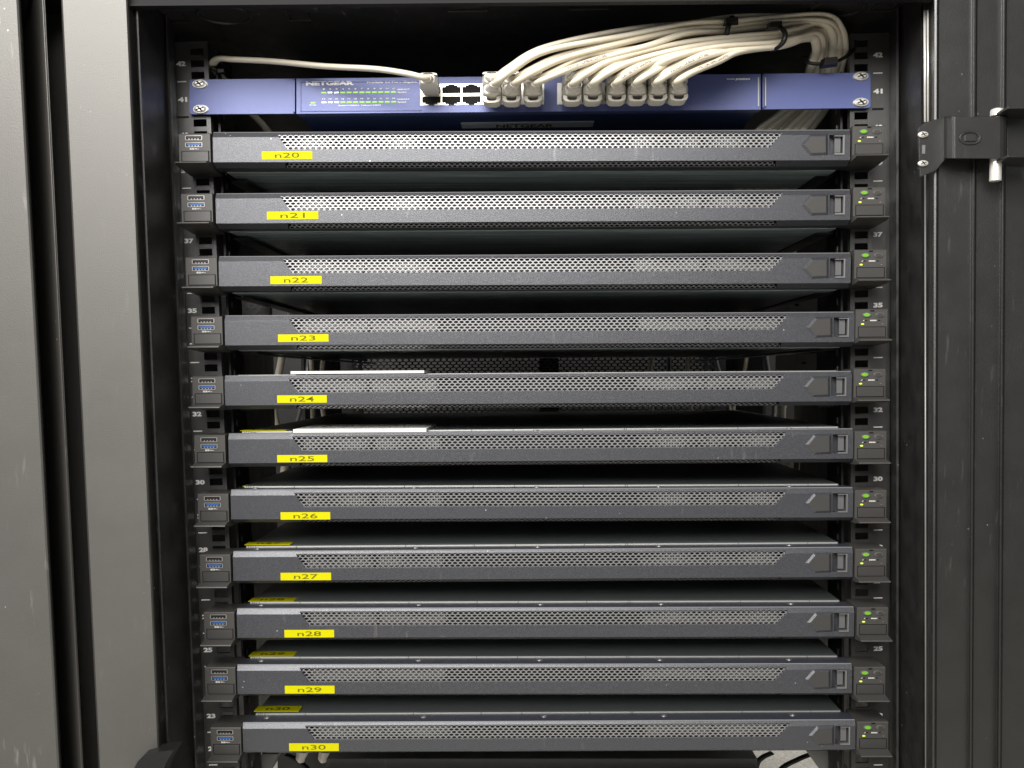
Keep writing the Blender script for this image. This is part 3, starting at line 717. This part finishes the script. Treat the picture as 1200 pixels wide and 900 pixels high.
def make_cable(label, start, bottom, way, group='white patch cables of the switch', lefty=False):
    """start: port centre in space; way: points the jacket runs through"""
    root = thing('network_cable', label, 'network cable', start, group)
    s = -1 if bottom else 1
    X, Yp, Z = start
    bm = B()
    hw, hh = .0062, .0036
    # plug body: box with rounded hood, latch window on the outer side
    sec = [(.001, hw*.93, hh*.9), (-.010, hw*.93, hh*.9), (-.0102, hw*1.08, hh*1.12), (-.021, hw*1.05, hh*1.05), (-.027, hw*.75, hh*.85)]
    rings = []
    for yy, a_, b_ in sec:
        ring = []
        for k in range(16):
            t = 2*math.pi*k/16; cx_ = math.copysign(abs(math.cos(t))**.45, math.cos(t)); cz_ = math.copysign(abs(math.sin(t))**.45, math.sin(t))
            ring.append(bm.verts.new((cx_*a_, yy, cz_*b_)))
        rings.append(ring)
    for p_, q_ in zip(rings, rings[1:]):
        for k in range(16): bm.faces.new((p_[k], p_[(k+1) % 16], q_[(k+1) % 16], q_[k]))
    bm.faces.new(rings[0][::-1]); bm.faces.new(rings[-1]); clean(bm)
    pl = obj('plug', bm, M['boot'], root)
    # latch hood: an open loop on the outer side, dark inside
    bm = B(); zo = s*hh*1.05
    H = .0046 if bottom else .0018
    def loop(w_, h_, inner):
        pts = [(-w_, 0), (-w_, h_*.55), (-w_*.80, h_*.86), (-w_*.45, h_), (w_*.45, h_), (w_*.80, h_*.86), (w_, h_*.55), (w_, 0)]
        return [(x, zo-s*.0004+s*(z+inner)) for x, z in pts]
    O, I = loop(.0061, H, 0), loop(.0034, H*.62, .0007)
    lay = [[bm.verts.new((x, y, z)) for x, z in q] for q, y in ((O, -.010), (O, -.0235), (I, -.0235), (I, -.010))]
    for p_, q_ in zip(lay, lay[1:]):
        for k in range(7): bm.faces.new((p_[k], p_[k+1], q_[k+1], q_[k]))
    bmesh.ops.recalc_face_normals(bm, faces=bm.faces)
    obj('latch_hood', bm, M['boot'], pl)
    bm = B(); z0, z1 = sorted((zo-s*.0002, zo+s*.0012)); box(bm, -.0030, .0030, -.0150, -.004, z0, z1); obj('latch_clip', bm, M['dull'], pl)
    # ribbed strain relief and jacket
    pts = [Vector((X, Yp-.021, Z)), Vector((X, Yp-.028, Z))]+[Vector(p) for p in way]
    if not lefty and len(pts) > 8:
        for q in range(4, len(pts)-4): pts[q] = pts[q]+Vector((0, rnd.uniform(-.0015, .0015), rnd.uniform(-.0011, .0011)))
    path = [p-Vector(start) for p in catmull(pts, 9)]
    ncab[0] += 1
    if ncab[0] in PRINT: i0, i1, s_ = PRINT[ncab[0]]; print_on(root, path, s_, i0, i1)
    bm = B(); tube(bm, path, CW, 12); obj('jacket', bm, M['cable'], root, smooth=True)
    bm = B(); sub = path[4:17]; tube(bm, sub, lambda t: (.0047-.0009*t)*(1-.07*(int(t*12) % 2)), 12); obj('strain_relief', bm, M['boot'], pl)
    return root
def P3(px, py, Y): return at(px, py, Y)
# tie positions: bundle cross sections
def tail(u, v):                   # u 0..1 outer..inner over the bend, v 0..1 back..front
    return [P3(954+14*(1-u)-6*u, 20.5+27*u-3*v, -.012-.010*v), P3(979+8*(1-u)-24*u, 34+22*u, .000-.010*v), P3(991-40*u, 58+10*u, .012-.012*v), P3(988-42*u, 76+6*u, .022-.012*v),
            P3(980-38*u, 100+2*u, .034-.012*v), P3(968-48*u-6*v, 130, .040-.010*v), P3(945-62*u-8*v, 165, .048-.008*v), P3(920-60*u, 230, .07)]
kA = 0
for ci in (3, 4, 5):
    for bottom in (False, True):
        px = cols[ci]; py = (105.0 if not bottom else 117.6)-(px-505)*.0095
        st = at(px, py, SY-.002); k = kA; kA += 1
        j = ci-3; dz = 5 if bottom else 0
        r_, cdepth = divmod(k, 2)
        yv = 22.5+r_*5.6; dY = -.006*cdepth
        way = [P3(px+5+j, 92+dz*1.1-1, -.050-.004*bottom), P3(px+20+j*3, 79+dz+j*2.0, -.054-.004*bottom), P3(px+62+j*2, 56+dz+j*5, -.053+dY), P3(735+j*12, 35.5+j*8.2+dz*.8, -.047+dY),
               P3(805, 26+r_*6.6+cdepth*1.8, -.040+dY), P3(856, yv+cdepth*1.2, -.031+dY), P3(910, 18.5+r_*5.5+cdepth*1.2, -.021+dY)]
        u = .05+.16*r_; v = cdepth
        make_cable('white network cable in the %s port of the %s column, left port block' % ('lower' if bottom else 'upper', ords[ci]), st, bottom, way+tail(u, v))
kB = 0
for ci in range(6, 12):
    for bottom in (False, True):
        px = cols[ci]; py = (105.0 if not bottom else 117.6)-(px-505)*.0095
        st = at(px, py, SY-.002); j = ci-6; dz = 5 if bottom else 0
        r_ = (0, 0, 1, 1, 2, 2, 2, 3, 3, 3, 3, 3)[kB]; cdepth = (0, 1, 0, 1, 0, 1, 2, 0, 1, 2, 0.5, 1.5)[kB]; kB += 1
        yv = 36+r_*5.6; dY = -.0055*cdepth
        t = j/5
        way = [P3(px+4, 92+dz*1.1-j*.2, -.050-.004*bottom), P3(px+19, 81+dz, -.054-.004*bottom), P3(px+51, 65.5+dz*.7+j*.5, -.051+dY), P3((px+51+890)/2, (67+yv)/2-3+dz*.4+t*1.5, -.042+dY), P3(913, yv+cdepth*1.0, -.027+dY)]
        u = .36+.19*r_; v = min(1, cdepth*.5)
        make_cable('white network cable in the %s port of the %s column, right port block' % ('lower' if bottom else 'upper', ords[j]), st, bottom, way+tail(u, v))
# single cable running left
st = at(505.5, 105.5, SY-.002)
make_cable('single white network cable running left from the first upper port to the rail', st, False,
           [P3(497, 91.5, -.047), P3(478, 86.5, -.049), P3(440, 81.8, -.043), P3(380, 76.6, -.034), P3(320, 72.6, -.024), P3(275, 70, -.014), P3(256, 70.5, -.006), P3(248.5, 74.5, .004), P3(252, 83, .016), P3(266, 98, .030), P3(288, 126, .06), P3(318, 160, .09), P3(350, 230, .12)])
# ties
def tie(label, pts, head, hs):
    root = thing('cable_tie', label, 'cable tie', head, 'black cable ties')
    path = [p-Vector(head) for p in catmull(pts, 6)]; bm = B(); tube(bm, path, .0019, 8); obj('strap', bm, M['black'], root, smooth=True)
    bm = B(); a_, b_, c_ = hs; prism(bm, [(-a_, -c_), (a_, -c_*.6), (a_*.9, c_), (-a_*.8, c_*.8)], -b_, b_, .8); clean(bm); obj('buckle', bm, M['black'], root)
tie('black cable tie round the upper cable bundle, the left one', [P3(858, 20, -.038), P3(856, 24, -.044), P3(853, 33, -.046), P3(851, 42, -.043), P3(849, 48, -.03), P3(852, 40, -.015), P3(857, 22, -.022), P3(858, 20, -.038)], at(857, 25, -.046), (.0052, .003, .0022))
tie('black cable tie round the front cable bundle, right of the first tie', [P3(909, 30, -.036), P3(916, 33, -.046), P3(920, 40, -.050), P3(918, 49, -.050), P3(911, 56, -.044), P3(904, 58, -.03), P3(908, 44, -.014), P3(909, 30, -.036)], at(908, 30, -.043), (.0054, .003, .0026))
tie('thick black cable tie where the bundle turns down beside the rail', [P3(941, 68, -.004), P3(948, 73.5, -.010), P3(962, 75, -.012), P3(980, 72, -.009), P3(993, 65, -.003), P3(1000, 57, .004), P3(985, 62, .035), P3(955, 66, .03), P3(941, 68, -.004)], at(972, 73, -.016), (.0062, .0035, .0034))
tie('small black cable tie on the single cable beside the left rail', [P3(249, 80, .002), P3(254, 82.5, .003), P3(259, 81, .004), P3(257, 77, .014), P3(249, 80, .002)], at(259.5, 84, .001), (.0028, .002, .0016))

# ------------------------------------------------------------------ things at the back of the cabinet
bm = B(); hexgrid(bm, -.018, .018, -.010, .010, .006, .62, 0, .001)
box(bm, -.020, .020, .002, .004, -.012, .012); p = at(287, 361, .10)
tag(obj('perforated_plate', bm, M['print'], loc=p), 'pale perforated plate behind the gap between n22 and n23 at the left', 'plate')
for (x0, x1, y0, y1, Y, nm_, lab) in ((935, 992, 414, 434, .35, 'filler_box', 'grey steel box behind the right end of the gap above n24'), (925, 995, 347, 365, .35, 'filler_box', 'grey steel box behind the right end of the gap above n23')):
    p = at(x0, y1, Y); q = at(x1, y0, Y); bm = B(); box(bm, p.x, q.x, Y, Y+.1, p.z, q.z)
    o = tag(obj(nm_, bm, M['grey']), lab, 'steel box')
    for fx in (.12, .7):
        bm = B(); disc(bm, p.x+(q.x-p.x)*fx, (p.z+q.z)/2-.001, Y-.001, Y, .0025, 10); obj('screw', bm, M['black'], o)
# loose cables at the back
rc = random.Random(11)
spots = [(330, .46), (348, .52), (366, .5), (384, .56), (300, .5), (775, .6), (795, .56), (818, .62), (842, .55), (868, .6), (905, .5), (930, .47), (950, .44)]
place = ['left post', 'white sheet corner', 'white sheet', 'white sheet, a little right of it', 'left rail', 'mesh panel edge', 'mesh panel, second from its edge', 'mesh panel, third from its edge', 'gap middle right', 'gap right', 'steel box, left of it', 'steel box, in front of it', 'steel box, at its right end']
tone = ['thick pale', 'grey', 'pale', 'thin pale', 'thick grey', 'pale', 'grey', 'thin pale', 'grey', 'pale', 'grey', 'thick pale', 'pale']
desc = ['%s cable hanging at the back near the %s' % q for q in zip(tone, place)]
for (px, Y), d_ in zip(spots, desc):
    pts = [at(px+rc.uniform(-14, 14), y, Y+rc.uniform(-.03, .03)) for y in (300, 360, 420, 480, 540, 620)]
    bm = B(); tube(bm, catmull(pts, 6), .0045 if 'thick' in d_ else .003, 8)
    tag(obj('hanging_cable', bm, M['dull'] if 'grey' in d_ else M['cable'], smooth=True), d_, 'cable', 'cables hanging at the back')
# device under the lowest server
p = at(386, 885, .03); q = at(884, 885, .03)
bm = B(); box(bm, p.x, q.x, .02, .5, p.z-.12, p.z+.001); box(bm, p.x, q.x, .012, .02, p.z-.12, p.z-.006)
tag(obj('blank_device', bm, M['frame']), 'dark plain device below the lowest server at the bottom edge', 'rack device')
for pts, lab in (([(905, 882), (893, 888), (886, 898), (884, 930)], 'black cable curling at the bottom right under n30'), ([(955, 882), (935, 890), (915, 902), (900, 930)], 'black cable slanting down at the bottom right under n30'), ([(335, 884), (350, 892), (362, 905), (366, 930)], 'black cable at the bottom left under n30')):
    bm = B(); tube(bm, catmull([at(x, y, .3) for x, y in pts], 6), .0035, 8); tag(obj('power_cable', bm, M['black'], smooth=True), lab, 'power cable', 'power cables under the servers')
bm = B(); L2 = [at(945, 880, .06), at(975, 880, .06), at(1003, 912, .06), at(968, 912, .06)]
prism(bm, [(v.x, v.z) for v in L2], .06, .09); tag(obj('support_arm', bm, M['grey']), 'grey slanted support arm at the bottom right below n30', 'support arm')
bm = B(); L2 = [at(306, 884, .06), at(326, 884, .06), at(312, 912, .06), at(288, 912, .06)]
prism(bm, [(v.x, v.z) for v in L2], .06, .09); tag(obj('support_arm', bm, M['grey']), 'grey slanted support arm at the bottom left below n30', 'support arm')
bm = B(); p = at(326, 930, .33); q = at(386, 880, .33); box(bm, p.x, q.x, .33, .335, p.z, q.z); cpart('darkening_sheet', bm, M['frame'])  # dark sheet added to darken the gap where the floor shows
for x, d_ in ((353, 'white plug end showing under the left part of n30'), (379, 'white ribbed plug end under n30 beside the dark device')):
    bm = B(); tube(bm, [at(x+2, 880, .2), at(x-1, 889, .2), at(x, 893, .2)], lambda t: .0060*(1-.5*t), 10); tag(obj('cable_plug', bm, M['boot']), d_, 'plug', 'plugs under the servers')
# door latch at the bottom left, out of focus
bm = B(); L3 = [at(160, 893, -.10), at(168, 885, -.10), at(183, 881, -.10), at(205, 878, -.10), at(196, 893, -.10), at(188, 912, -.10), at(150, 912, -.10)]
prism(bm, [(v.x, v.z) for v in L3], -.10, -.085, .95); clean(bm); tag(obj('latch_lever', bm, M['black']), 'black latch lever at the bottom of the left cabinet post', 'latch')
